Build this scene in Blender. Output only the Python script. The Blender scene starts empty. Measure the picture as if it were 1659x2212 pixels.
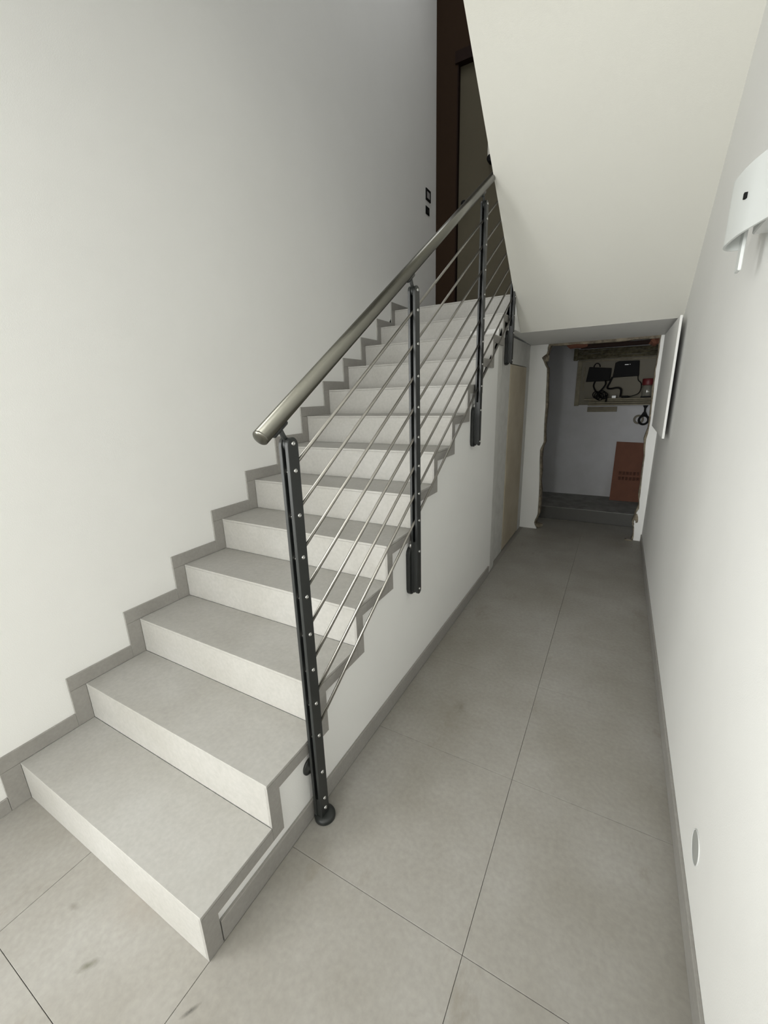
import bpy, bmesh, math, random
from mathutils import Vector, Matrix

scene = bpy.context.scene
COL = scene.collection
rnd = random.Random(7)

# ---------------------------------------------------------------- camera
cam_d = bpy.data.cameras.new('camera')
cam = bpy.data.objects.new('camera', cam_d)
COL.objects.link(cam)
cam_d.sensor_fit = 'HORIZONTAL'
cam_d.sensor_width = 36.0
cam_d.lens = 36.0 * 889.998 / 1659.0
cam_d.clip_start = 0.02
cam.location = (2.04077, -0.4395, 1.61552)
cam.rotation_euler = (1.29548, 0.02952, 0.50721)
scene.camera = cam

# ---------------------------------------------------------------- view, world, daylight, added fill
scene.view_settings.view_transform = 'Standard'
scene.view_settings.look = 'None'
scene.view_settings.gamma = 1.0
scene.view_settings.use_curve_mapping = False
scene.view_settings.exposure = 0.0

world = bpy.data.worlds.new('overcast_sky')
scene.world = world
world.use_nodes = True
bg = world.node_tree.nodes['Background']
bg.inputs['Color'].default_value = (0.86, 0.93, 1.0, 1)
bg.inputs['Strength'].default_value = 1.0


ZC_ = 6.20


def area(name, loc, rot, sx, sy, power, color):
    d = bpy.data.lights.new(name, 'AREA')
    d.shape = 'RECTANGLE'
    d.size, d.size_y = sx, sy
    d.energy = power
    d.color = color
    o = bpy.data.objects.new(name, d)
    o.location = loc
    o.rotation_euler = rot
    COL.objects.link(o)
    return o


# daylight entering through the glazed entrance behind the viewpoint
area('entrance_daylight', (-0.05, -6.96, 1.58), (math.radians(90), 0, 0), 3.1, 2.9, 425, (0.99, 1.0, 0.985))
# daylight through the side light of the entrance, in the left wall just behind the viewpoint
area('side_daylight', (0.01, -1.12, 1.72), (0, math.radians(-90), 0), 1.50, 0.85, 48, (0.99, 1.0, 0.985))
# added fill lamp under the closed stairwell ceiling, no opening above it
area('stairwell_fill', (0.58, 2.7, ZC_ - 0.01), (0, 0, 0), 0.95, 2.2, 22, (0.97, 0.985, 1.0))

# ---------------------------------------------------------------- constants (metres)
R, T, NS = 0.1856, 0.29, 13          # riser, tread, number of risers
XO = 1.144                            # outer face of the stair cladding
XS = 1.133                            # plastered side of the stair
XR = 2.390                            # right wall
SL = R / T


# ---------------------------------------------------------------- materials
def mat(name, color, rough=0.6, metal=0.0, spec=0.5):
    m = bpy.data.materials.new(name)
    m.use_nodes = True
    b = m.node_tree.nodes['Principled BSDF']
    b.inputs['Base Color'].default_value = (*color, 1)
    b.inputs['Roughness'].default_value = rough
    b.inputs['Metallic'].default_value = metal
    b.inputs['Specular IOR Level'].default_value = spec
    return m


def nd(m, kind, **kw):
    n = m.node_tree.nodes.new(kind)
    for k, v in kw.items():
        if k in n.inputs:
            n.inputs[k].default_value = v
        else:
            setattr(n, k, v)
    return n


def lk(m, a, b):
    m.node_tree.links.new(a, b)


def add_bump(m, scale, strength, dist=0.002, detail=3):
    b = m.node_tree.nodes['Principled BSDF']
    tc = nd(m, 'ShaderNodeNewGeometry')
    n = nd(m, 'ShaderNodeTexNoise', Scale=scale, Detail=detail)
    lk(m, tc.outputs['Position'], n.inputs['Vector'])
    bp = nd(m, 'ShaderNodeBump', Strength=strength, Distance=dist)
    lk(m, n.outputs['Fac'], bp.inputs['Height'])
    lk(m, bp.outputs['Normal'], b.inputs['Normal'])


def add_mottle(m, c1, c2, scale, lo=0.35, hi=0.65, detail=5, grain=None):
    """two-colour cloudy variation in world space, plus a fine grain"""
    b = m.node_tree.nodes['Principled BSDF']
    g = nd(m, 'ShaderNodeNewGeometry')
    n = nd(m, 'ShaderNodeTexNoise', Scale=scale, Detail=detail, Roughness=0.62)
    lk(m, g.outputs['Position'], n.inputs['Vector'])
    r = nd(m, 'ShaderNodeValToRGB')
    r.color_ramp.elements[0].position = lo
    r.color_ramp.elements[1].position = hi
    r.color_ramp.elements[0].color = (*c1, 1)
    r.color_ramp.elements[1].color = (*c2, 1)
    lk(m, n.outputs['Fac'], r.inputs['Fac'])
    out = r.outputs['Color']
    if grain:
        n2 = nd(m, 'ShaderNodeTexNoise', Scale=grain[0], Detail=4)
        lk(m, g.outputs['Position'], n2.inputs['Vector'])
        r2 = nd(m, 'ShaderNodeValToRGB')
        r2.color_ramp.elements[0].position = 0.3
        r2.color_ramp.elements[1].position = 0.7
        k = grain[1]
        r2.color_ramp.elements[0].color = (1 - k, 1 - k, 1 - k, 1)
        r2.color_ramp.elements[1].color = (1, 1, 1, 1)
        lk(m, n2.outputs['Fac'], r2.inputs['Fac'])
        mx = nd(m, 'ShaderNodeMix', data_type='RGBA', blend_type='MULTIPLY')
        mx.inputs[0].default_value = 1
        lk(m, out, mx.inputs[6])
        lk(m, r2.outputs['Color'], mx.inputs[7])
        out = mx.outputs[2]
    lk(m, out, b.inputs['Base Color'])
    return out


def add_stains(m, base, scale, lo, hi, col):
    """sparse smudges of dirt over the base colour"""
    b = m.node_tree.nodes['Principled BSDF']
    g = nd(m, 'ShaderNodeNewGeometry')
    mp = nd(m, 'ShaderNodeMapping')
    mp.inputs['Location'].default_value = (3.7, 1.3, 0.4)
    mp.inputs['Rotation'].default_value = (0, 0, 0.5)
    mp.inputs['Scale'].default_value = (1.0, 0.45, 1.0)
    lk(m, g.outputs['Position'], mp.inputs['Vector'])
    n = nd(m, 'ShaderNodeTexNoise', Scale=scale, Detail=6, Roughness=0.7)
    lk(m, mp.outputs['Vector'], n.inputs['Vector'])
    r = nd(m, 'ShaderNodeValToRGB')
    r.color_ramp.elements[0].position = lo
    r.color_ramp.elements[1].position = hi
    r.color_ramp.elements[0].color = (0, 0, 0, 1)
    r.color_ramp.elements[1].color = (0.8, 0.8, 0.8, 1)
    lk(m, n.outputs['Fac'], r.inputs['Fac'])
    mx = nd(m, 'ShaderNodeMix', data_type='RGBA')
    lk(m, r.outputs['Color'], mx.inputs[0])
    lk(m, base, mx.inputs[6])
    mx.inputs[7].default_value = (*col, 1)
    lk(m, mx.outputs[2], b.inputs['Base Color'])


M = {}
M['wall'] = mat('white_wall_paint', (0.78, 0.775, 0.745), 0.85, spec=0.25)
add_mottle(M['wall'], (0.855, 0.853, 0.83), (0.88, 0.878, 0.855), 1.3)
add_bump(M['wall'], 260, 0.25, 0.0015)
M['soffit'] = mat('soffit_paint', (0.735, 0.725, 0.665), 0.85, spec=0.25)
add_bump(M['soffit'], 260, 0.25, 0.0015)
M['tile'] = mat('grey_porcelain_tile', (0.35, 0.335, 0.31), 0.55, spec=0.35)
o_ = add_mottle(M['tile'], (0.300, 0.281, 0.246), (0.388, 0.374, 0.345), 1.9, 0.3, 0.7, 7, grain=(55, 0.12))
add_stains(M['tile'], o_, 5.0, 0.60, 0.78, (0.23, 0.205, 0.165))
def add_marks(m, spots):
    """scuffs and smudges lying at fixed places on the floor"""
    nt = m.node_tree
    b = nt.nodes['Principled BSDF']
    g_ = nd(m, 'ShaderNodeNewGeometry')
    nz = nd(m, 'ShaderNodeTexNoise', Scale=38.0, Detail=5, Roughness=0.7)
    lk(m, g_.outputs['Position'], nz.inputs['Vector'])
    for (x, y, rx, ry, ang, amt, col) in spots:
        src = b.inputs['Base Color'].links[0].from_socket
        mp = nd(m, 'ShaderNodeMapping')
        mp.vector_type = 'TEXTURE'
        mp.inputs['Location'].default_value = (x, y, 0)
        mp.inputs['Rotation'].default_value = (0, 0, ang)
        mp.inputs['Scale'].default_value = (rx, ry, 1)
        lk(m, g_.outputs['Position'], mp.inputs['Vector'])
        ln = nd(m, 'ShaderNodeVectorMath', operation='LENGTH')
        lk(m, mp.outputs['Vector'], ln.inputs[0])
        ad_ = nd(m, 'ShaderNodeMath', operation='MULTIPLY_ADD')
        lk(m, nz.outputs['Fac'], ad_.inputs[0])
        ad_.inputs[1].default_value = 1.4
        lk(m, ln.outputs['Value'], ad_.inputs[2])
        mr = nd(m, 'ShaderNodeMapRange')
        mr.inputs['From Min'].default_value = 1.75
        mr.inputs['From Max'].default_value = 0.75
        mr.inputs['To Min'].default_value = 0.0
        mr.inputs['To Max'].default_value = amt
        lk(m, ad_.outputs[0], mr.inputs['Value'])
        mx = nd(m, 'ShaderNodeMix', data_type='RGBA')
        lk(m, mr.outputs['Result'], mx.inputs[0])
        lk(m, src, mx.inputs[6])
        mx.inputs[7].default_value = (*col, 1)
        lk(m, mx.outputs[2], b.inputs['Base Color'])


add_marks(M['tile'], [
    (1.452, 1.271, 0.15, 0.30, 0.25, 0.40, (0.20, 0.175, 0.135)),
    (1.465, 1.345, 0.035, 0.06, 0.2, 0.4, (0.13, 0.115, 0.09)),
    (0.826, -0.178, 0.035, 0.014, 0.9, 0.9, (0.16, 0.155, 0.12)),
    (1.183, -0.095, 0.030, 0.007, 1.1, 0.95, (0.10, 0.095, 0.085)),
    (0.833, 0.02, 0.16, 0.10, 0.6, 0.25, (0.33, 0.27, 0.22)),
    (1.25, -0.10, 0.02, 0.012, 0.3, 0.6, (0.17, 0.155, 0.13)),
    (0.62, -0.12, 0.025, 0.012, 0.3, 0.6, (0.20, 0.19, 0.16)),
])
add_bump(M['tile'], 90, 0.12, 0.001)
M['steptile'] = mat('grey_porcelain_stair_tile', (0.36, 0.345, 0.32), 0.6, spec=0.3)
o_ = add_mottle(M['steptile'], (0.385, 0.372, 0.340), (0.450, 0.440, 0.415), 2.6, 0.3, 0.7, 7, grain=(60, 0.10))
add_stains(M['steptile'], o_, 7.0, 0.70, 0.86, (0.27, 0.255, 0.23))
add_bump(M['steptile'], 90, 0.12, 0.001)
M['skirt'] = mat('grey_porcelain_skirting', (0.30, 0.285, 0.262), 0.55, spec=0.35)
add_mottle(M['skirt'], (0.325, 0.312, 0.288), (0.365, 0.352, 0.327), 6.0, 0.3, 0.7, 5, grain=(70, 0.10))
M['grout'] = mat('grey_grout', (0.30, 0.285, 0.26), 0.9)
M['black'] = mat('anthracite_powder_coat', (0.018, 0.020, 0.019), 0.42, spec=0.5)
add_bump(M['black'], 700, 0.12, 0.0006)
M['steel'] = mat('brushed_stainless_steel', (0.150, 0.146, 0.125), 0.26, 1.0)
M['rod'] = mat('satin_steel_rod', (0.27, 0.26, 0.235), 0.30, 1.0)
M['bolt'] = mat('bright_zinc_bolt', (0.50, 0.50, 0.49), 0.25, 1.0)
M['brownwall'] = mat('dark_brown_wall_paint', (0.028, 0.0165, 0.0098), 0.85, spec=0.08)
add_bump(M['brownwall'], 220, 0.2, 0.0015)
M['doorframe'] = mat('dark_wood_door_frame', (0.014, 0.007, 0.005), 0.7, spec=0.1)
M['door'] = mat('greige_door_leaf', (0.080, 0.070, 0.048), 0.7, spec=0.12)
M['plate'] = mat('pale_metal_plate', (0.55, 0.53, 0.48), 0.4)
M['blackplastic'] = mat('black_plastic', (0.006, 0.006, 0.006), 0.65, spec=0.15)
M['greyplastic'] = mat('grey_plastic', (0.42, 0.41, 0.41), 0.5)
M['whiteplastic'] = mat('white_plastic', (0.80, 0.81, 0.80), 0.35)
M['ventgrey'] = mat('grey_cover', (0.42, 0.43, 0.41), 0.6)
M['beige'] = mat('bare_beige_plaster', (0.50, 0.44, 0.335), 0.9)
add_mottle(M['beige'], (0.46, 0.40, 0.30), (0.55, 0.49, 0.38), 3.0)
M['filler'] = mat('grey_plaster_filler', (0.52, 0.515, 0.485), 0.9)
add_mottle(M['filler'], (0.58, 0.575, 0.545), (0.66, 0.655, 0.625), 9.0)
M['raw'] = mat('broken_masonry', (0.22, 0.19, 0.14), 0.95)
add_mottle(M['raw'], (0.12, 0.10, 0.075), (0.30, 0.26, 0.19), 22.0)
add_bump(M['raw'], 60, 0.8, 0.01)
M['brick'] = mat('broken_red_brick', (0.12, 0.045, 0.025), 0.9)
add_bump(M['brick'], 80, 0.7, 0.006)
M['concrete'] = mat('rough_concrete', (0.25, 0.245, 0.23), 0.95)
add_mottle(M['concrete'], (0.19, 0.185, 0.175), (0.28, 0.275, 0.255), 9.0)
add_bump(M['concrete'], 45, 0.5, 0.006)
M['concretedark'] = mat('dark_raw_concrete', (0.10, 0.098, 0.09), 0.95)
add_bump(M['concretedark'], 45, 0.5, 0.006)  # raw concrete in a darker tone for the step face
M['nichewall'] = mat('niche_shaded_plaster', (0.62, 0.62, 0.64), 0.9)
add_mottle(M['nichewall'], (0.43, 0.425, 0.425), (0.49, 0.49, 0.50), 2.0)  # white plaster, darkened in colour to stand for the niche's shade
M['wood'] = mat('shaded_wood_batten', (0.40, 0.35, 0.24), 0.7)
add_mottle(M['wood'], (0.15, 0.13, 0.085), (0.22, 0.195, 0.135), 14.0)  # wood tone lowered, the shade of the niche is in the colour
M['board'] = mat('shaded_backing_board', (0.17, 0.155, 0.12), 0.8)  # board colour darkened to carry the niche's shade
M['reed'] = mat('reed_mat', (0.26, 0.22, 0.12), 0.9)
add_mottle(M['reed'], (0.06, 0.052, 0.028), (0.15, 0.13, 0.075), 30.0)  # reed colour darkened for the shade at the niche top
M['cardboard'] = mat('shaded_brown_cardboard', (0.44, 0.175, 0.085), 0.85)
add_mottle(M['cardboard'], (0.135, 0.055, 0.033), (0.165, 0.068, 0.040), 5.0)  # cardboard darkened in colour in place of the niche's shade
M['print'] = mat('dark_printing_ink', (0.075, 0.030, 0.018), 0.9)
M['redlid'] = mat('dark_red_lid', (0.12, 0.012, 0.014), 0.5)
M['led'] = mat('white_indicator', (0.8, 0.8, 0.8), 0.5)
_b = M['led'].node_tree.nodes['Principled BSDF']
_b.inputs['Emission Color'].default_value = (1, 1, 1, 1)
_b.inputs['Emission Strength'].default_value = 0.35
M['jar'] = mat('clear_jar', (0.45, 0.44, 0.38), 0.1)
M['jar'].node_tree.nodes['Principled BSDF'].inputs['Transmission Weight'].default_value = 0.75
M['glass'] = mat('window_glass', (0.95, 0.97, 0.97), 0.02)
M['glass'].node_tree.nodes['Principled BSDF'].inputs['Transmission Weight'].default_value = 1.0
M['shade'] = mat('white_opal_glass', (0.72, 0.745, 0.73), 0.3)
M['shade'].node_tree.nodes['Principled BSDF'].inputs['Subsurface Weight'].default_value = 0.0
M['frame'] = mat('white_window_frame', (0.75, 0.75, 0.73), 0.5)


# ---------------------------------------------------------------- mesh helpers
class MB:
    def __init__(self):
        self.bm = bmesh.new()

    def box(self, x0, x1, y0, y1, z0, z1, bev=0.0, seg=1):
        t = bmesh.new()
        bmesh.ops.create_cube(t, size=1)
        bmesh.ops.scale(t, vec=(x1 - x0, y1 - y0, z1 - z0), verts=t.verts)
        bmesh.ops.translate(t, vec=((x0 + x1) / 2, (y0 + y1) / 2, (z0 + z1) / 2), verts=t.verts)
        if bev:
            bmesh.ops.bevel(t, geom=list(t.edges), offset=bev, segments=seg, affect='EDGES', profile=0.5)
        self._merge(t)
        return self

    def _merge(self, t):
        me = bpy.data.meshes.new('tmp')
        t.to_mesh(me)
        t.free()
        self.bm.from_mesh(me)
        bpy.data.meshes.remove(me)

    def prism(self, pts, axis, a0, a1, bev=0.0):
        """polygon pts extruded along axis: 'X' pts=(y,z), 'Y' pts=(x,z), 'Z' pts=(x,y)"""
        t = bmesh.new()

        def P(p, a):
            if axis == 'X':
                return (a, p[0], p[1])
            if axis == 'Y':
                return (p[0], a, p[1])
            return (p[0], p[1], a)
        v0 = [t.verts.new(P(p, a0)) for p in pts]
        v1 = [t.verts.new(P(p, a1)) for p in pts]
        n = len(pts)
        t.faces.new(v0)
        t.faces.new(v1[::-1])
        for i in range(n):
            t.faces.new((v0[i], v0[(i + 1) % n], v1[(i + 1) % n], v1[i]))
        bmesh.ops.recalc_face_normals(t, faces=t.faces)
        if bev:
            bmesh.ops.bevel(t, geom=list(t.edges), offset=bev, segments=1, affect='EDGES')
        self._merge(t)
        return self

    def tube(self, path, r, seg=16, cap=True):
        path = [Vector(p) for p in path]
        rs = r if isinstance(r, (list, tuple)) else [r] * len(path)
        t = bmesh.new()
        rings = []
        up = None
        for i, p in enumerate(path):
            if i == 0:
                d = path[1] - path[0]
            elif i == len(path) - 1:
                d = path[-1] - path[-2]
            else:
                d = (path[i + 1] - path[i]).normalized() + (path[i] - path[i - 1]).normalized()
            d.normalize()
            if up is None:
                up = Vector((1, 0, 0)) if abs(d.x) < 0.9 else Vector((0, 0, 1))
            s = d.cross(up).normalized()
            up = s.cross(d).normalized()
            rings.append([t.verts.new(p + rs[i] * (math.cos(a) * s + math.sin(a) * up))
                          for a in [2 * math.pi * k / seg for k in range(seg)]])
        for a, b in zip(rings, rings[1:]):
            for k in range(seg):
                f = t.faces.new((a[k], a[(k + 1) % seg], b[(k + 1) % seg], b[k]))
                f.smooth = True
        if cap:
            t.faces.new(rings[0][::-1])
            t.faces.new(rings[-1])
        bmesh.ops.recalc_face_normals(t, faces=t.faces)
        self._merge(t)
        return self

    def lathe(self, prof, origin, axis, seg=20):
        """prof = (radius, height) list turned about axis vector through origin"""
        axis = Vector(axis).normalized()
        up = Vector((0, 0, 1)) if abs(axis.z) < 0.9 else Vector((1, 0, 0))
        s = axis.cross(up).normalized()
        u = s.cross(axis).normalized()
        o = Vector(origin)
        t = bmesh.new()
        rings = []
        for (r, h) in prof:
            if r < 1e-6:
                rings.append([t.verts.new(o + axis * h)])
            else:
                rings.append([t.verts.new(o + axis * h + r * (math.cos(a) * s + math.sin(a) * u))
                              for a in [2 * math.pi * k / seg for k in range(seg)]])
        for a, b in zip(rings, rings[1:]):
            for k in range(seg):
                k2 = (k + 1) % seg
                if len(a) == 1 and len(b) == 1:
                    continue
                if len(a) == 1:
                    f = t.faces.new((a[0], b[k], b[k2]))
                elif len(b) == 1:
                    f = t.faces.new((a[k], a[k2], b[0]))
                else:
                    f = t.faces.new((a[k], a[k2], b[k2], b[k]))
                f.smooth = True
        bmesh.ops.recalc_face_normals(t, faces=t.faces)
        self._merge(t)
        return self

    def build(self, name, m, parent=None):
        me = bpy.data.meshes.new(name)
        self.bm.to_mesh(me)
        self.bm.free()
        me.materials.append(m)
        o = bpy.data.objects.new(name, me)
        COL.objects.link(o)
        if parent:
            o.parent = parent
            o.matrix_parent_inverse = Matrix.Translation(-parent.location)
        return o


def tag(o, label=None, cat=None, group=None, kind=None):
    for k, v in (('label', label), ('category', cat), ('group', group), ('kind', kind)):
        if v:
            o[k] = v
    return o


def thing(name, loc, label, cat, group=None):
    e = bpy.data.objects.new(name, None)
    e.location = loc
    e.empty_display_size = 0.05
    COL.objects.link(e)
    bpy.context.view_layer.update()
    return tag(e, label, cat, group)


def struct(o, label=None):
    return tag(o, label, kind='structure')


def copy_part(o, parent, delta):
    c = o.copy()
    COL.objects.link(c)
    c.parent = parent
    c.matrix_parent_inverse = Matrix.Translation(-parent.location) if parent else Matrix()
    c.location = Vector(o.location) + Vector(delta)
    return c


def arc(cx, cy, r, a0, a1, n):
    return [(cx + r * math.cos(math.radians(a0 + (a1 - a0) * i / n)),
             cy + r * math.sin(math.radians(a0 + (a1 - a0) * i / n))) for i in range(n + 1)]


# ================================================================ THE SETTING
YB = -7.00        # wall behind the viewpoint
ZC = 6.20         # ceiling of the stairwell
YE = 4.62         # wall with the broken opening
YL = 4.55         # wall at the back of the landing

# floor: a screed slab with separate porcelain tiles
floor = struct(MB().box(-2.55, XR + 0.12, YB, 5.145, -0.12, -0.006).build('floor', M['grout']),
               'grey porcelain tile floor of the corridor')
PX, PY = 0.660, 0.6605
xs = [1.143 + PX * k for k in (-5, -4, -3, -2, -1, 0, 1)]
ys = [0.372 + PY * k for k in range(-11, 8)]
xe = [-2.55] + xs + [XR]
ye = [YB] + ys + [5.145]
g = 0.0008
for i in range(len(xe) - 1):
    for j in range(len(ye) - 1):
        x0, x1, y0, y1 = xe[i], xe[i + 1], ye[j], ye[j + 1]
        if y1 - y0 < 0.05:
            continue
        if x0 < -0.2 and y0 > -1.8:
            continue
        if x1 <= 1.144 and y0 > 0.3:      # under the stairs
            continue
        if y1 > 5.14:                     # last row ends in a rough broken edge
            pts = [(x0 + g, y0 + g), (x1 - g, y0 + g)]
            n = 9
            for k in range(n + 1):
                xx = x1 - g - (x1 - x0 - 2 * g) * k / n
                pts.append((xx, 5.135 - 0.03 * rnd.random()))
            b = MB().prism(pts, 'Z', -0.010, 0.0)
        else:
            b = MB().box(x0 + g, x1 - g, y0 + g, y1 - g, -0.010, 0.0, 0.0006)
        b.build('tile', M['tile'], floor)

# left wall (runs the whole length of the stair), ends at the landing's brown wall
XH = -2.55        # unseen hall behind the viewpoint, invented to shape the light, wider than the stairwell
SY0, SY1, SZ0, SZ1 = -1.58, -0.66, 0.92, 2.52
wlm = MB()
wlm.box(-0.12, 0.0, SY1, YL, -0.12, ZC)
wlm.box(-0.12, 0.0, -1.80, SY0, -0.12, 3.18)
wlm.box(-0.12, 0.0, SY0, SY1, -0.12, SZ0)
wlm.box(-0.12, 0.0, SY0, SY1, SZ1, 3.18)
ws = MB()
ws.box(-0.09, -0.03, SY0, SY0 + 0.05, SZ0, SZ1)
ws.box(-0.09, -0.03, SY1 - 0.05, SY1, SZ0, SZ1)
ws.box(-0.09, -0.03, SY0 + 0.05, SY1 - 0.05, SZ0, SZ0 + 0.05)
ws.box(-0.09, -0.03, SY0 + 0.05, SY1 - 0.05, SZ1 - 0.05, SZ1)
wsd = struct(ws.build('window_2', M['frame']))
MB().box(-0.063, -0.057, SY0 + 0.05, SY1 - 0.05, SZ0 + 0.05, SZ1 - 0.05).build('pane', M['glass'], wsd)
struct(wlm.build('wall_left', M['wall']), 'tall white wall beside the stairs')
struct(MB().box(XH - 0.12, XH, YB - 0.12, -1.68, -0.12, 3.18).build('wall_added_hall_side', M['wall']))
struct(MB().box(XH, -0.12, -1.80, -1.68, -0.12, 3.18).build('wall_added_hall_return', M['wall']))
# right wall of the corridor, its floor-level run continuing into the niche
wr = MB().box(XR, XR + 0.12, YB, YE, -0.12, ZC)
struct(wr.build('wall_right', M['wall']), 'white wall on the right of the corridor')
# behind the viewpoint: wall with a tall glazed entrance
EX0, EX1 = -1.65, 1.55
wb = MB()
wb.box(XH, EX0, YB - 0.12, YB, -0.12, 3.18)
wb.box(EX1, XR + 0.12, YB - 0.12, YB, -0.12, 3.18)
wb.box(EX0, EX1, YB - 0.12, YB, 3.08, 3.18)
struct(wb.build('wall_front', M['wall']))
wn = MB()
wn.box(EX0, EX0 + 0.06, YB - 0.08, YB - 0.02, 0.0, 3.08)
wn.box(EX1 - 0.06, EX1, YB - 0.08, YB - 0.02, 0.0, 3.08)
wn.box(EX0 + 0.06, EX1 - 0.06, YB - 0.08, YB - 0.02, 0.0, 0.06)
wn.box(EX0 + 0.06, EX1 - 0.06, YB - 0.08, YB - 0.02, 3.02, 3.08)
win = struct(wn.build('window_1', M['frame']))
MB().box(EX0 + 0.06, EX1 - 0.06, YB - 0.053, YB - 0.047, 0.06, 3.02).build('pane', M['glass'], win)
struct(MB().box(1.70, XR, -1.05, -0.95, 0.0, 0.90).build('wall_light_blocker', M['wall']))  # unseen low wall, added to keep light off the corridor floor
# ceiling of the invented hall, upstand of the stairwell, high ceiling
struct(MB().box(XH - 0.12, XR + 0.12, YB - 0.12, -0.50, 3.18, 3.33).build('ceiling_added_hall', M['wall']))
struct(MB().box(-0.12, XR + 0.12, -0.62, -0.50, 3.33, ZC).build('wall_upper', M['wall']))
struct(MB().box(-0.12, XR + 0.12, -0.62, YL + 0.12, ZC, ZC + 0.12).build('ceiling', M['wall']))

# solid plastered body under the flight (the white side wall below the stairs)
prof = [(0.012, 0.0)]
for k in range(1, NS + 1):
    prof.append(((k - 1) * T + 0.012, k * R - 0.012))
    prof.append((k * T + 0.012 if k < NS else YL, k * R - 0.012))
prof = prof[:-1] + [(3.49, NS * R - 0.012), (3.49, 2.05), (3.12, 2.05), (3.12, 0.0)]
side = struct(MB().prism(prof, 'X', 0.0, XS).build('wall_stair_side', M['wall']), 'white plastered side wall below the stair flight')
# under the landing the side wall steps back, with a rounded filler edge and a bare plaster patch
pl = [(XS, 3.10)] + [(XS - 0.033 * (1 - math.cos(a)), 3.10 + 0.26 * (math.sin(a))) for a in [math.pi / 2 * i / 8 for i in range(1, 9)]]
pl += [(1.10, 3.70), (0.9, 3.70), (0.9, 3.10)]
MB().prism(pl, 'Z', 0.0, 2.10).build('filler_strip', M['filler'], side)
MB().box(0.9, 1.100, 3.70, YE, 1.87, 2.10).build('plaster_head', M['filler'], side)
MB().box(0.9, 1.106, 3.705, 4.44, 0.012, 1.862, 0.003).build('bare_plaster_panel', M['beige'], side)
MB().box(0.9, 1.102, 4.44, YE, 0.0, 1.87).build('filler_edge', M['filler'], side)

# landing slab, its tile floor, and its back wall
lb = MB().prism([(0.0, 3.492), (1.176, 3.492), (1.176, 3.705), (XR, 3.705), (XR, YL + 0.14), (0.0, YL + 0.14)], 'Z', 2.128, NS * R - 0.012)
land = struct(lb.build('floor_landing', M['wall']), 'landing slab at the top of the first flight')
for (a, b) in ((0.0, 0.483), (0.483, 1.143), (1.143, 1.803), (1.803, XR)):
    MB().box(a + g, b - g, 3.493, YL, NS * R - 0.012, NS * R - 0.0004, 0.0008).build('tile', M['tile'], land)
wl = MB()
DX0, DX1, DZ1 = 0.23, 1.10, 4.83
wl.box(-0.12, DX0, YL, YL + 0.14, 2.118, ZC)
wl.box(DX1, XR + 0.12, YL, YL + 0.14, 2.118, ZC)
wl.box(DX0, DX1, YL, YL + 0.14, DZ1, ZC)
struct(wl.build('wall_landing', M['brownwall']), 'dark brown wall at the back of the landing')
# door on the landing
dr = struct(MB().box(DX0 + 0.012, DX1 - 0.012, YL + 0.05, YL + 0.09, NS * R + 0.004, DZ1 - 0.012, 0.003).build('door_1', M['door']),
            'greige flush door on the landing')
fr = MB()
fr.box(DX0, DX0 + 0.012, YL - 0.004, YL + 0.12, NS * R, DZ1)
fr.box(DX1 - 0.012, DX1, YL - 0.004, YL + 0.12, NS * R, DZ1)
fr.box(DX0 - 0.02, DX1 + 0.02, YL - 0.02, YL + 0.12, DZ1 - 0.012, DZ1 + 0.085)
fr.build('door_frame', M['doorframe'], dr)
MB().lathe([(0.0, 0.0), (0.026, 0.0), (0.026, 0.008), (0.012, 0.012), (0.012, 0.045), (0.028, 0.052), (0.030, 0.07), (0.02, 0.082), (0, 0.084)],
           (0.325, YL + 0.05, 3.585), (0, -1, 0)).build('door_knob', M['blackplastic'], dr)
MB().box(0.553, 0.597, YL + 0.040, YL + 0.051, 3.93, 4.17, 0.004).build('door_plate', M['plate'], dr)
MB().lathe([(0, 0), (0.035, 0.0), (0.035, 0.07), (0.03, 0.08), (0, 0.08)], (0.60, YL + 0.05, 3.925), (0, -1, 0)).build('bumper', M['blackplastic'], dr)

# upper flight: sloping white underside that comes down to the landing on the right
SS = 0.72
YK, ZK = 3.705, 2.127
xl = lambda y: 1.176 + 0.010 * (YK - y)
t = bmesh.new()
ring = []
for (yy, zz) in ((YK, ZK), (-0.50, ZK + (YK + 0.50) * SS), (-0.50, ZK + (YK + 0.50) * SS + 0.30), (3.48, NS * R + 0.02)):
    ring.append((t.verts.new((xl(yy), yy, zz)), t.verts.new((XR, yy, zz))))
for i in range(4):
    a, b = ring[i], ring[(i + 1) % 4]
    t.faces.new((a[0], a[1], b[1], b[0]))
t.faces.new([r[0] for r in ring])
t.faces.new([r[1] for r in ring][::-1])
bmesh.ops.recalc_face_normals(t, faces=t.faces)
mb = MB()
mb._merge(t)
struct(mb.build('ceiling_stair_underside', M['soffit']), 'sloping cream underside of the upper stair flight')
# flat underside of the landing between the soffit and the end wall
struct(MB().prism([(3.705, 2.1265), (YE + 0.14, 2.100), (YE + 0.14, 2.128), (3.705, 2.128)], 'X', 1.10, XR).build('ceiling_corridor', M['wall']))

# end wall with the opening broken through it
def ragged(pts, n, amp):
    out = []
    for (a, b) in zip(pts, pts[1:]):
        for k in range(n):
            f = k / n
            out.append((a[0] + (b[0] - a[0]) * f + (rnd.random() - .5) * amp * (k > 0),
                        a[1] + (b[1] - a[1]) * f))
    out.append(pts[-1])
    return out


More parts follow.
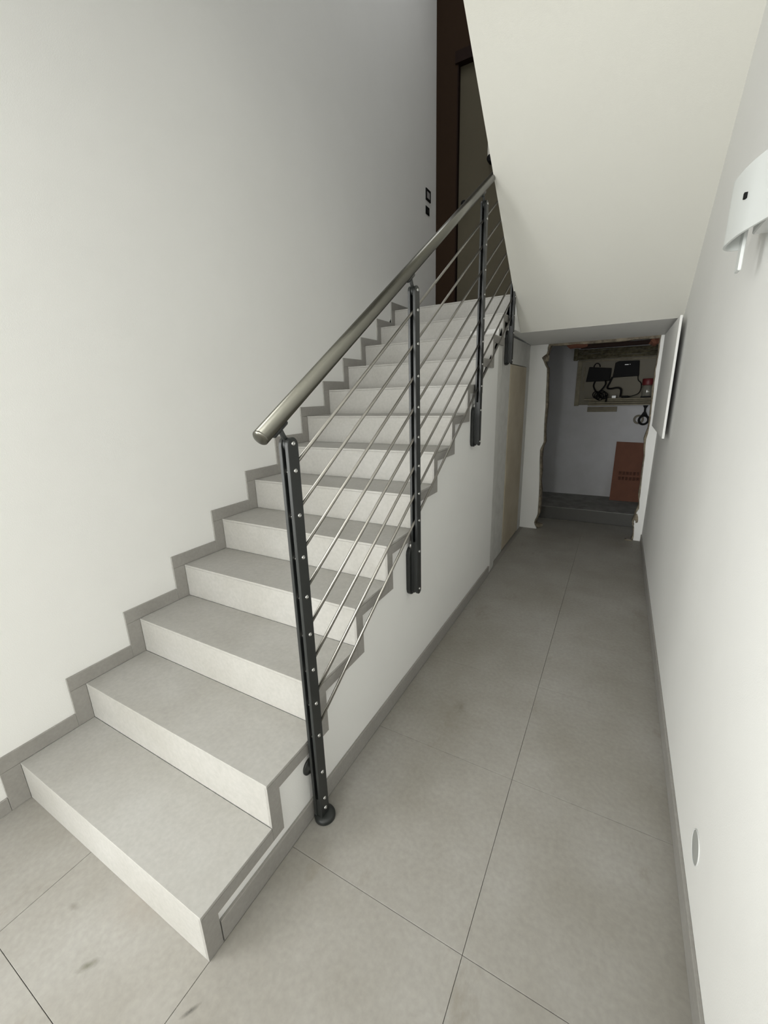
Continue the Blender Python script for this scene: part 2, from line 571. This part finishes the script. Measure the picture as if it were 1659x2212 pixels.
Lp = [(1.288, 2.10), (1.270, 2.00), (1.226, 1.964), (1.286, 1.85), (1.301, 1.435), (1.309, 1.047), (1.275, 0.956), (1.281, 0.805),
      (1.298, 0.473), (1.302, 0.187), (1.268, 0.072), (1.299, 0.0)]
Rp = [(2.312, 2.10), (2.312, 1.947), (2.305, 1.776), (2.313, 1.601), (2.316, 1.421), (2.318, 1.215), (2.308, 1.05), (2.317, 0.858),
      (2.326, 0.51), (2.333, 0.357), (2.312, 0.30), (2.303, 0.20), (2.312, 0.144), (2.318, 0.0)]
Lr = ragged(Lp, 3, 0.008)
Rr_ = ragged(Rp, 3, 0.008)
we = MB()
we.prism([(1.09, 0.0), (1.09, 2.10)] + Lr, 'Y', YE, YE + 0.03)
we.prism([(XR, 0.0), (XR, 2.10)] + Rr_, 'Y', YE, YE + 0.03)
wend = struct(we.build('wall_back', M['wall']), 'white end wall with a rough opening broken through it')
core = MB()
core.prism([(1.0, 0.0), (1.0, 2.10)] + [(x + 0.010 + 0.016 * rnd.random(), z) for x, z in Lr], 'Y', YE + 0.03, YE + 0.13)
core.prism([(XR + 0.12, 0.0), (XR + 0.12, 2.10)] + [(x - 0.006 - 0.014 * rnd.random(), z) for x, z in Rr_], 'Y', YE + 0.03, YE + 0.13)
core.build('masonry_core', M['raw'], wend)


def lump(name, c, s, m, parent, seed):
    r = random.Random(seed)
    b = bmesh.new()
    bmesh.ops.create_icosphere(b, subdivisions=2, radius=1)
    for v in b.verts:
        v.co = Vector((v.co.x * s[0], v.co.y * s[1], v.co.z * s[2])) * (0.75 + 0.5 * r.random()) + Vector(c)
    q = MB()
    q._merge(b)
    return q.build(name, m, parent)


lump('broken_plaster', (1.262, YE + 0.025, 1.955), (0.035, 0.03, 0.05), M['raw'], wend, 1)
lump('broken_plaster', (2.318, YE + 0.02, 0.245), (0.024, 0.03, 0.065), M['raw'], wend, 2)
lump('broken_plaster', (1.315, YE + 0.06, 0.03), (0.045, 0.05, 0.03), M['raw'], wend, 3)
lump('broken_brick', (1.56, YE + 0.09, 2.075), (0.10, 0.04, 0.035), M['brick'], wend, 4)
lump('broken_brick', (2.27, YE + 0.09, 2.06), (0.05, 0.04, 0.05), M['brick'], wend, 5)
lt = MB()
lt.prism([(1.25, 2.105), (2.33, 2.105)] + [(2.33 - 1.08 * k / 14, 2.085 - 0.012 * rnd.random()) for k in range(15)], 'Y', YE + 0.04, YE + 0.12)
lt.build('lintel_rubble', M['raw'], wend)
MB().box(1.60, 2.32, YE + 0.10, YE + 0.15, 2.035, 2.075, 0.003).build('lintel_bar', M['doorframe'], wend)

# the small room beyond the opening
YN = 6.00
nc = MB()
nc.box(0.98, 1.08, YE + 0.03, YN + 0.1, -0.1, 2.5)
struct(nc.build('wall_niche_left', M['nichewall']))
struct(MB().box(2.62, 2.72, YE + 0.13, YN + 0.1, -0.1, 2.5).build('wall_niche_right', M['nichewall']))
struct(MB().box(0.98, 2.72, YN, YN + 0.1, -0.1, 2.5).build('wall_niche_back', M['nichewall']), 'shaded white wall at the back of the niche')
struct(MB().box(0.98, 2.72, YE + 0.13, YN + 0.1, 2.30, 2.42).build('ceiling_niche', M['concrete']))
st = []
for k in range(15):
    st.append((1.08 + 1.54 * k / 14, 5.145 + 0.02 * rnd.random()))
stp = struct(MB().prism([(2.62, YN), (1.08, YN)] + st, 'Z', 0.148, 0.155).build('floor_niche', M['concrete']), 'raised rough concrete step in the niche')
MB().prism([(2.62, YN), (1.08, YN)] + [(x, y + 0.008) for x, y in st], 'Z', -0.1, 0.148).build('step_face', M['concretedark'], stp)

# baseboards
br = struct(MB().box(XR - 0.010, XR, YB, YE - 0.02, 0.0, 0.082, 0.0015).build('baseboard_right', M['skirt']), 'grey tile baseboard along the right wall')
bs = MB()
bs.box(XS, XO, 0.058, 3.065, 0.0, 0.084, 0.0015)
struct(bs.build('baseboard_stair', M['skirt']), 'grey tile baseboard along the foot of the stair side')
struct(MB().box(0.0, 0.010, -1.80, -0.068, 0.0, 0.067, 0.001).build('baseboard_left', M['skirt']), 'grey tile baseboard on the left wall before the stairs')

# ================================================================ STAIRCASE
stair = thing('staircase', (0.57, 0.0, 0.0), 'straight staircase clad in pale grey porcelain tile rising along the left wall', 'staircase')
tr = MB().box(0.010, XO - 0.0005, 0.0, T - 0.0005, -0.0115, 0.0, 0.0010)
tr0 = tr.build('tread', M['steptile'], stair)
rs0 = MB().box(0.010, XS, 0.0008, 0.0115, -R + 0.0006, -0.0122, 0.0006).build('riser', M['steptile'], stair)
OS = 0.0535
vs = MB()
for k in range(1, NS + 1):
    y0, z0, z1 = (k - 1) * T, (k - 1) * R, k * R
    d = (0, y0, z1)
    if k == 1:
        a, b = tr0, rs0
        a.location = d
        b.location = d
    elif k < NS:
        a = copy_part(tr0, stair, (0, T * (k - 1), R * (k - 1)))
        b = copy_part(rs0, stair, (0, T * (k - 1), R * (k - 1)))
    else:
        b = copy_part(rs0, stair, (0, T * (k - 1), R * (k - 1)))
        MB().box(0.010, XO - 0.0005, y0, y0 + 0.05, z1 - 0.0115, z1, 0.001).build('nosing', M['steptile'], stair)
    # outer stepped cladding strip
    low = 0.0 if k == 1 else z0 - OS - 0.004
    xe_ = T if k < NS else 0.02
    poly = [(y0 + 0.001, low), (y0 + 0.001, z1 - 0.0122), (y0 + xe_, z1 - 0.0122), (y0 + xe_, z1 - OS - 0.004), (y0 + OS, z1 - OS - 0.004), (y0 + OS, low)]
    if k == NS:
        poly = [(y0 + 0.001, low), (y0 + 0.001, z1 - 0.0122), (y0 + OS, z1 - 0.0122), (y0 + OS, low)]
    MB().prism(poly, 'X', XS - 0.003, XO).build('edge_strip', M['skirt'], stair)
    # stepped skirting on the wall
    SK = 0.067
    MB().box(0.0, 0.010, y0 - SK, y0 - 0.0, z0 + 0.0004, z1 - 0.0004, 0.0008).build('riser_skirting', M['skirt'], stair)
    ye_ = y0 + T - SK if k < NS else YL
    MB().box(0.0, 0.010, y0 - SK, ye_ - 0.0006, z1 + 0.0004, z1 + SK, 0.0008).build('tread_skirting', M['skirt'], stair)

# ================================================================ RAILING
RX = 1.1715
P1 = 0.517
rail = thing('stair_railing', (RX, P1, 0.0), 'anthracite post and steel rod balustrade with round handrail along the stairs', 'railing')
ROD_Z = [1.402 - 0.1420 * k for k in range(8)]


def stadium(yc, z0, z1, r, n=8):
    return [(yc + r * math.cos(a), z1 - r + r * math.sin(a)) for a in [math.pi * i / n for i in range(n + 1)]] + \
           [(yc + r * math.cos(a), z0 + r + r * math.sin(a)) for a in [math.pi + math.pi * i / n for i in range(n + 1)]]


def bolt_mesh():
    return MB().lathe([(0.0078, 0.0), (0.0078, 0.0012), (0.0068, 0.0034), (0.0046, 0.0048), (0.0034, 0.0050), (0.0032, 0.0030), (0, 0.0030)],
                      (0, 0, 0), (1, 0, 0), 14)


bolt0 = None


def post(yc, ztop, zbot, first):
    global bolt0
    hw = 0.0235
    p = MB().prism(stadium(yc, zbot, ztop, hw), 'X', 1.1785, 1.1915, 0.0014).build('post', M['black'], rail)
    MB().prism(stadium(yc, zbot, ztop, hw), 'X', 1.1535, 1.1655, 0.0014).build('inner_bar', M['black'], p)
    # spacers between the two flat bars
    MB().box(1.1655, 1.1785, yc - 0.019, yc + 0.019, zbot + 0.012, zbot + (0.30 if not first else 0.10)).build('spacer', M['black'], p)
    MB().box(1.1655, 1.1785, yc + 0.014, yc + 0.0225, zbot + 0.05, ztop - 0.03).build('back_web', M['black'], p)
    # bracket arm and saddle under the handrail
    th = math.atan(SL)
    px, pz = yc, ztop - 0.022
    ex, ez = px - math.sin(th) * 0.0595, pz + math.cos(th) * 0.0595
    a = MB().tube([(RX, px, pz), (RX, px - math.sin(th) * 0.030, pz + math.cos(th) * 0.030), (RX, ex, ez)], [0.0085, 0.0075, 0.0085], 12)
    a.lathe([(0, -0.0065), (0.020, -0.0065), (0.020, 0.0065), (0, 0.0065)], (RX, px, pz), (1, 0, 0), 18)
    a.build('bracket_arm', M['black'], p)
    u = Vector((0, math.cos(th), math.sin(th)))
    c = Vector((RX, ex, ez))
    MB().tube([c - u * 0.036, c - u * 0.032, c + u * 0.032, c + u * 0.036], [0.007, 0.011, 0.011, 0.007], 10).build('saddle', M['black'], p)
    # bolts
    zs = [ztop - 0.019] + [z + (yc - P1) * SL for z in ROD_Z]
    zs += [0.237, 0.108, 0.060] if first else [zbot + 0.245, zbot + 0.03]
    for z in zs:
        if bolt0 is None:
            bolt0 = bolt_mesh().build('bolt', M['bolt'], p)
            o = bolt0
        else:
            o = bolt0.copy()
            COL.objects.link(o)
            o.parent = p
        o.matrix_parent_inverse = Matrix()
        o.location = (1.1915, yc, z)
    if first:
        # stand-off to the stair side and floor foot
        MB().lathe([(0, 0), (0.034, 0.0), (0.034, 0.006), (0.029, 0.010), (0.012, 0.012), (0.012, 0.024), (0, 0.024)],
                   (XS, yc - 0.008, 0.245), (1, 0, 0), 24).build('wall_flange', M['black'], p)
        MB().lathe([(0, 0), (0.040, 0.0), (0.042, 0.003), (0.042, 0.014), (0.039, 0.021), (0.026, 0.026), (0, 0.027)],
                   (1.181, yc + 0.006, 0.0), (0, 0, 1), 28).build('foot', M['black'], p)
    else:
        MB().prism(stadium(yc - 0.004, zbot - 0.008, zbot + 0.268, 0.038, 6), 'X', XS - 0.001, 1.1545, 0.002).build('mounting_plate', M['black'], p)
        MB().lathe([(0, 0), (0.007, 0.0), (0.007, 0.028), (0, 0.028)], (1.150, yc - 0.020, zbot + 0.262), (0, 0, 1), 10).build('mounting_stud', M['bolt'], p)
    return p


PY_ = [(P1, 1.504, 0.008), (1.424, 2.084, 0.572), (2.470, 2.752, 1.252), (3.350, 3.314, 1.842)]
for i, (yc, zt, zb) in enumerate(PY_):
    post(yc, zt, zb, i == 0)

for z in ROD_Z:
    y0, y1 = P1 - 0.013, 3.36
    MB().tube([(RX, y0, z + (y0 - P1) * SL), (RX, y1, z + (y1 - P1) * SL)], 0.0062, 12).build('rod', M['rod'], rail)

hz = lambda y: 1.582 + (y - P1) * SL
hr = MB().tube([(RX, 0.408, hz(0.408)), (RX, 3.42, hz(3.42))], 0.0245, 32).build('handrail', M['steel'], rail)
u = Vector((0, -math.cos(math.atan(SL)), -math.sin(math.atan(SL))))
MB().lathe([(0.0245, -0.001), (0.0246, 0.001), (0.0225, 0.0035), (0.012, 0.006), (0, 0.0068)], (RX, 0.408, hz(0.408)), u, 32).build('end_cap', M['steel'], hr)

# first post of the upper flight's railing, in the narrow well beside the soffit
up = thing('upper_railing', (RX, 3.60, NS * R), 'dark post of the upper railing in the narrow stairwell gap', 'railing')
MB().prism(stadium(3.60, NS * R - 0.26, 3.40, 0.0235), 'X', 1.150, 1.172, 0.0014).build('post', M['black'], up)
MB().box(1.147, 1.175, 3.56, 3.64, NS * R - 0.20, NS * R - 0.02, 0.003).build('mounting_plate', M['black'], up)

# ================================================================ SMALL THINGS
# switches on the left wall by the landing
s1 = thing('light_switch', (0, 4.32, 3.655), 'black framed light switch with grey rocker on the left wall by the landing', 'switch')
f_ = MB()
f_.box(0.0, 0.010, 4.260, 4.278, 3.602, 3.708)
f_.box(0.0, 0.010, 4.362, 4.380, 3.602, 3.708)
f_.box(0.0, 0.010, 4.278, 4.362, 3.602, 3.622)
f_.box(0.0, 0.010, 4.278, 4.362, 3.688, 3.708)
f_.build('frame', M['blackplastic'], s1)
MB().box(0.0, 0.008, 4.279, 4.361, 3.623, 3.687, 0.002).build('rocker', M['greyplastic'], s1)
s2 = thing('wall_box', (0, 4.306, 3.51), 'small black square wall box just below the framed switch', 'wall box')
MB().box(0.0, 0.006, 4.258, 4.354, 3.472, 3.548, 0.002).build('cover', M['blackplastic'], s2)
MB().box(0.0055, 0.0085, 4.30, 4.34, 3.49, 3.525, 0.001).build('insert', M['black'], s2)

# blanking cover low on the right wall
vc = thing('round_cover', (XR, 0.83, 0.245), 'small round grey cover plate low on the right wall', 'wall cover')
MB().lathe([(0, 0), (0.047, 0.0), (0.047, 0.0015), (0.044, 0.002), (0, 0.002)], (XR, 0.832, 0.246), (-1, 0, 0), 32).build('disc', M['ventgrey'], vc)
MB().lathe([(0.0465, 0.0), (0.050, 0.0), (0.050, 0.003), (0.0475, 0.0035), (0.0465, 0.002)], (XR, 0.832, 0.246), (-1, 0, 0), 32).build('rim', M['whiteplastic'], vc)

# white panel door standing off the right wall at the end of the corridor
cb = thing('wall_panel', (XR, 4.0, 1.24), 'white panel door standing off the right wall beside the broken opening', 'panel')
MB().box(2.338, 2.354, 3.335, 4.612, 1.240, 2.098, 0.0015).build('door', M['wall'], cb)
MB().box(2.354, XR, 4.30, 4.60, 1.28, 2.07, 0.002).build('hinge_box', M['wall'], cb)

# wall lamp with a bent opal glass
sc = thing('wall_lamp', (XR, 1.36, 2.12), 'bent white glass wall lamp on the right wall', 'lamp')
profp = [(2.338, 1.165), (2.318, 1.225), (2.300, 1.280), (2.288, 1.335), (2.281, 1.39), (2.279, 1.425), (2.283, 1.455), (2.292, 1.478), (2.306, 1.492), (2.330, 1.500)]
def smooth2(P, n=5):
    P = [Vector(p) for p in P]
    out = []
    for i in range(len(P) - 1):
        p0, p1, p2, p3 = P[max(i - 1, 0)], P[i], P[i + 1], P[min(i + 2, len(P) - 1)]
        for k in range(n):
            q = k / n
            out.append(0.5 * ((2 * p1) + (p2 - p0) * q + (2 * p0 - 5 * p1 + 4 * p2 - p3) * q ** 2 + (3 * p1 - p0 - 3 * p2 + p3) * q ** 3))
    return out + [P[-1]]


profp = smooth2(profp)
outer, inner = [], []
for i, p in enumerate(profp):
    a = profp[max(i - 1, 0)]
    b = profp[min(i + 1, len(profp) - 1)]
    d = (b - a).normalized()
    n = Vector((d.y, -d.x)) * 0.0035
    outer.append((p[0] - n.x, p[1] - n.y))
    inner.append((p[0] + n.x, p[1] + n.y))
sh = MB().prism(outer + inner[::-1], 'Z', 2.045, 2.222).build('glass_shade', M['shade'], sc)
MB().box(2.286, 2.296, 1.288, 1.300, 2.132, 2.148, 0.001).build('fixing_nut', M['blackplastic'], sc)
MB().box(2.345, XR, 1.27, 1.44, 2.07, 2.20, 0.004).build('back_box', M['whiteplastic'], sc)
MB().box(2.322, 2.332, 1.420, 1.470, 1.97, 2.085, 0.002).build('stem', M['shade'], sc)

# ---------------------------------------------------------------- things in the niche
YW = YN - 0.002
# reed mat strip above the board
rm = thing('reed_mat', (1.9, YW, 2.0), 'rolled brown reed mat along the top of the niche wall', 'mat')
for k in range(7):
    z = 2.005 + 0.018 * k
    pth = [(1.44 + 0.94 * q / 8, YW - 0.03 - 0.008 * rnd.random(), z + 0.006 * (rnd.random() - .5)) for q in range(9)]
    MB().tube(pth, 0.0095, 6).build('reed', M['reed'], rm)
MB().box(1.42, 1.47, YW - 0.05, YW, 1.99, 2.14, 0.004).build('end_block', M['reed'], rm)

# backing board with battens
bd = thing('equipment_board', (1.9, YW, 1.45), 'wooden backing board with battens carrying the black devices', 'board')
MB().box(1.48, 2.42, YW - 0.012, YW, 1.41, 2.0).build('panel', M['board'], bd)
MB().box(1.475, 1.53, YW - 0.024, YW - 0.012, 1.40, 1.985, 0.002).build('batten', M['wood'], bd)
MB().box(1.56, 1.575, YW - 0.022, YW - 0.012, 1.60, 1.90, 0.002).build('batten', M['wood'], bd)
MB().box(1.53, 2.42, YW - 0.024, YW - 0.012, 1.965, 1.985, 0.002).build('batten', M['wood'], bd)
sf = thing('shelf', (1.99, YW, 1.45), 'narrow wooden shelf with ribbed edge under the black devices', 'shelf')
MB().box(1.60, 2.42, YW - 0.15, YW - 0.025, 1.478, 1.495, 0.002).build('shelf_board', M['wood'], sf)
for k in range(3):
    MB().box(1.655, 2.42, YW - 0.10 - 0.012 * (2 - k), YW - 0.025, 1.405 + 0.025 * k, 1.424 + 0.025 * k, 0.003).build('rib', M['wood'], sf)
vg = thing('ribbed_grille', (1.82, YW, 1.35), 'small ribbed grille on the niche wall under the shelf', 'grille')
MB().box(1.645, 2.002, YW - 0.012, YW, 1.318, 1.384, 0.002).build('backing', M['board'], vg)
for k in range(3):
    MB().box(1.65, 1.997, YW - 0.020, YW - 0.012, 1.324 + 0.021 * k, 1.336 + 0.021 * k, 0.002).build('rib', M['wood'], vg)

# black devices
mo = thing('modem', (1.74, YW, 1.71), 'black box modem with a cable loop on top, left of the router', 'modem')
MB().prism([(1.597, 1.712), (1.880, 1.714), (1.884, 1.872), (1.622, 1.898)], 'Y', YW - 0.07, YW - 0.013, 0.004).build('case', M['blackplastic'], mo)
lp = [(1.712 + 0.036 * math.cos(a), YW - 0.04, 1.895 + 0.046 * math.sin(a)) for a in [math.pi * i / 10 for i in range(11)]]
MB().tube(lp, 0.0065, 8).build('cable_loop', M['blackplastic'], mo)
ro = thing('router', (2.05, YW, 1.75), 'black router with small white indicator, right of the modem', 'router')
MB().prism([(1.907, 1.753), (2.200, 1.762), (2.186, 1.948), (1.960, 1.952), (1.922, 1.935)], 'Y', YW - 0.06, YW - 0.013, 0.004).build('case', M['blackplastic'], ro)
MB().box(2.030, 2.072, YW - 0.0612, YW - 0.0595, 1.903, 1.908).build('indicator', M['led'], ro)
MB().box(2.084, 2.092, YW - 0.0612, YW - 0.0595, 1.905, 1.909).build('indicator', M['led'], ro)


def cable(name, pts, r, label):
    # smooth the control points (Catmull-Rom)
    P = [Vector(p) for p in pts]
    out = []
    for i in range(len(P) - 1):
        p0, p1, p2, p3 = P[max(i - 1, 0)], P[i], P[i + 1], P[min(i + 2, len(P) - 1)]
        for k in range(5):
            t_ = k / 5
            out.append(0.5 * ((2 * p1) + (p2 - p0) * t_ + (2 * p0 - 5 * p1 + 4 * p2 - p3) * t_ ** 2 + (3 * p1 - p0 - 3 * p2 + p3) * t_ ** 3))
    out.append(P[-1])
    return tag(MB().tube(out, r, 8).build(name, M['blackplastic']), label, 'cable')


cable('cable', [(1.71, 5.95, 1.72), (1.695, 5.93, 1.66), (1.72, 5.92, 1.60), (1.77, 5.91, 1.545), (1.80, 5.90, 1.51)], 0.009, 'black cable hanging in a bow from the left end of the modem')
cable('cable', [(1.83, 5.91, 1.72), (1.835, 5.885, 1.67), (1.80, 5.870, 1.61), (1.765, 5.868, 1.57), (1.74, 5.868, 1.515)], 0.009, 'black cable crossing below the modem towards the shelf')
cable('cable', [(1.905, 5.95, 1.76), (1.885, 5.94, 1.70), (1.86, 5.93, 1.63), (1.90, 5.91, 1.615), (1.975, 5.90, 1.625), (2.02, 5.89, 1.60), (2.02, 5.88, 1.51)], 0.011, 'thick black cable arching over the shelf below the router')
cable('cable', [(2.19, 5.95, 1.765), (2.20, 5.95, 1.71), (2.235, 5.94, 1.67), (2.24, 5.93, 1.60), (2.215, 5.91, 1.545), (2.14, 5.89, 1.515), (2.08, 5.88, 1.510)], 0.005, 'thin black cable from the router down to the adapter')
bu = thing('cable_coil', (1.78, 5.88, 1.50), 'tangled coil of black cable hanging over the shelf edge', 'cable')
for k in range(5):
    cx, cz, rr = 1.74 + 0.025 * k, 1.545 - 0.012 * (k % 3), 0.035 + 0.01 * rnd.random()
    loop = [(cx + rr * math.cos(a), 5.800 - 0.012 * k + 0.02 * math.sin(2 * a), cz + rr * 1.15 * math.sin(a)) for a in [2 * math.pi * i / 16 for i in range(17)]]
    MB().tube(loop, 0.007, 6, False).build('cable_turn', M['blackplastic'], bu)
MB().box(1.765, 1.80, 5.845, 5.875, 1.555, 1.575, 0.003).build('plug', M['plate'], bu)
MB().tube([(1.86, 5.835, 1.54), (1.868, 5.832, 1.49), (1.862, 5.832, 1.452)], 0.010, 8).build('cable_end', M['blackplastic'], bu)
tag(MB().box(1.925, 1.975, 5.86, 5.89, 1.4955, 1.530, 0.006).build('white_connector', M['whiteplastic']), 'small white connector on the shelf beside the coil', 'connector')
ad = thing('power_adapter', (2.08, 5.88, 1.4955), 'small black power adapter lying on the shelf', 'adapter')
MB().box(2.035, 2.115, 5.86, 5.90, 1.4955, 1.523, 0.008, 2).build('case', M['blackplastic'], ad)
MB().tube([(2.11, 5.88, 1.510), (2.135, 5.88, 1.509)], [0.008, 0.004], 8).build('strain_relief', M['blackplastic'], ad)
jr = thing('jar', (2.31, 5.90, 1.4955), 'clear jar with dark red lid on the right end of the shelf', 'jar')
MB().lathe([(0, 0.0), (0.058, 0.0), (0.062, 0.006), (0.062, 0.135), (0.052, 0.150), (0, 0.150)], (2.312, 5.90, 1.4958), (0, 0, 1), 24).build('body', M['jar'], jr)
MB().lathe([(0, 0.150), (0.064, 0.150), (0.066, 0.154), (0.066, 0.222), (0.060, 0.228), (0, 0.228)], (2.312, 5.90, 1.4958), (0, 0, 1), 24).build('lid', M['redlid'], jr)
MB().box(2.245, 2.36, 5.815, 5.835, 1.4955, 1.512, 0.002).build('shelf_strip', M['blackplastic'], sf)
# ring hanging under the shelf
hg = thing('hanging_ring', (2.315, YW, 1.20), 'dark ring hanging on a strap below the shelf', 'ring')
MB().tube([(2.318 + 0.052 * math.cos(a), YW - 0.03, 1.212 + 0.055 * math.sin(a)) for a in [2 * math.pi * i / 24 for i in range(25)]], 0.013, 8, False).build('ring', M['blackplastic'], hg)
MB().prism([(2.29, 1.395), (2.35, 1.395), (2.330, 1.36), (2.330, 1.32), (2.36, 1.26), (2.275, 1.26), (2.308, 1.32), (2.308, 1.36)], 'Y', YW - 0.035, YW - 0.022).build('strap', M['blackplastic'], hg)
tp = thing('tape_roll', (2.255, YW, 1.22), 'pale roll hanging behind the dark ring', 'roll')
MB().lathe([(0.035, 0), (0.060, 0.0), (0.060, 0.016), (0.035, 0.016), (0.035, 0.0)], (2.262, YW, 1.218), (0, -1, 0), 24).build('roll', M['board'], tp)

# cardboard sheet leaning on the niche wall
cd = thing('cardboard', (2.2, 5.86, 0.155), 'brown cardboard sheet leaning on the niche wall', 'cardboard')
t = bmesh.new()
yb_, yt_ = 5.80, 5.985
q = [(2.040, yb_, 0.156), (2.395, yb_, 0.156), (2.385, yt_, 0.915), (2.045, yt_, 0.925)]
va = [t.verts.new(p) for p in q]
vb = [t.verts.new((p[0], p[1] + 0.008, p[2])) for p in q]
t.faces.new(va)
t.faces.new(vb[::-1])
for i in range(4):
    t.faces.new((va[i], va[(i + 1) % 4], vb[(i + 1) % 4], vb[i]))
bmesh.ops.recalc_face_normals(t, faces=t.faces)
mb = MB()
mb._merge(t)
mb.build('sheet', M['cardboard'], cd)
# printed marks: two rows of small square symbols
pm = MB()
for row in range(2):
    for k in range(6):
        x = 2.115 + 0.042 * k
        z = 0.50 - 0.068 * row
        w = 0.030 * (0.75 + 0.25 * rnd.random())
        yy = yb_ + (yt_ - yb_) * (z - 0.156) / 0.765 - 0.002
        for (dx0, dx1, dz0, dz1) in ((0, w, 0, 0.004), (0, w, 0.034, 0.038), (0, 0.004, 0, 0.038), (w - 0.004, w, 0, 0.038), (0.008, w - 0.008, 0.012, 0.026)):
            pm.box(x + dx0, x + dx1, yy - 0.0075, yy + 0.008, z + dz0, z + dz1)
tag(pm.build('printed_marks', M['print'], cd), kind='stuff')

# debris on the corridor floor by the opening
cl = thing('floor_clip', (2.27, 4.60, 0.0), 'small metal clip lying on the floor by the opening', 'clip')
MB().box(2.235, 2.305, 4.585, 4.625, 0.0, 0.010, 0.002).build('base', M['raw'], cl)
MB().box(2.255, 2.29, 4.595, 4.612, 0.010, 0.018, 0.002).build('tab', M['bolt'], cl)
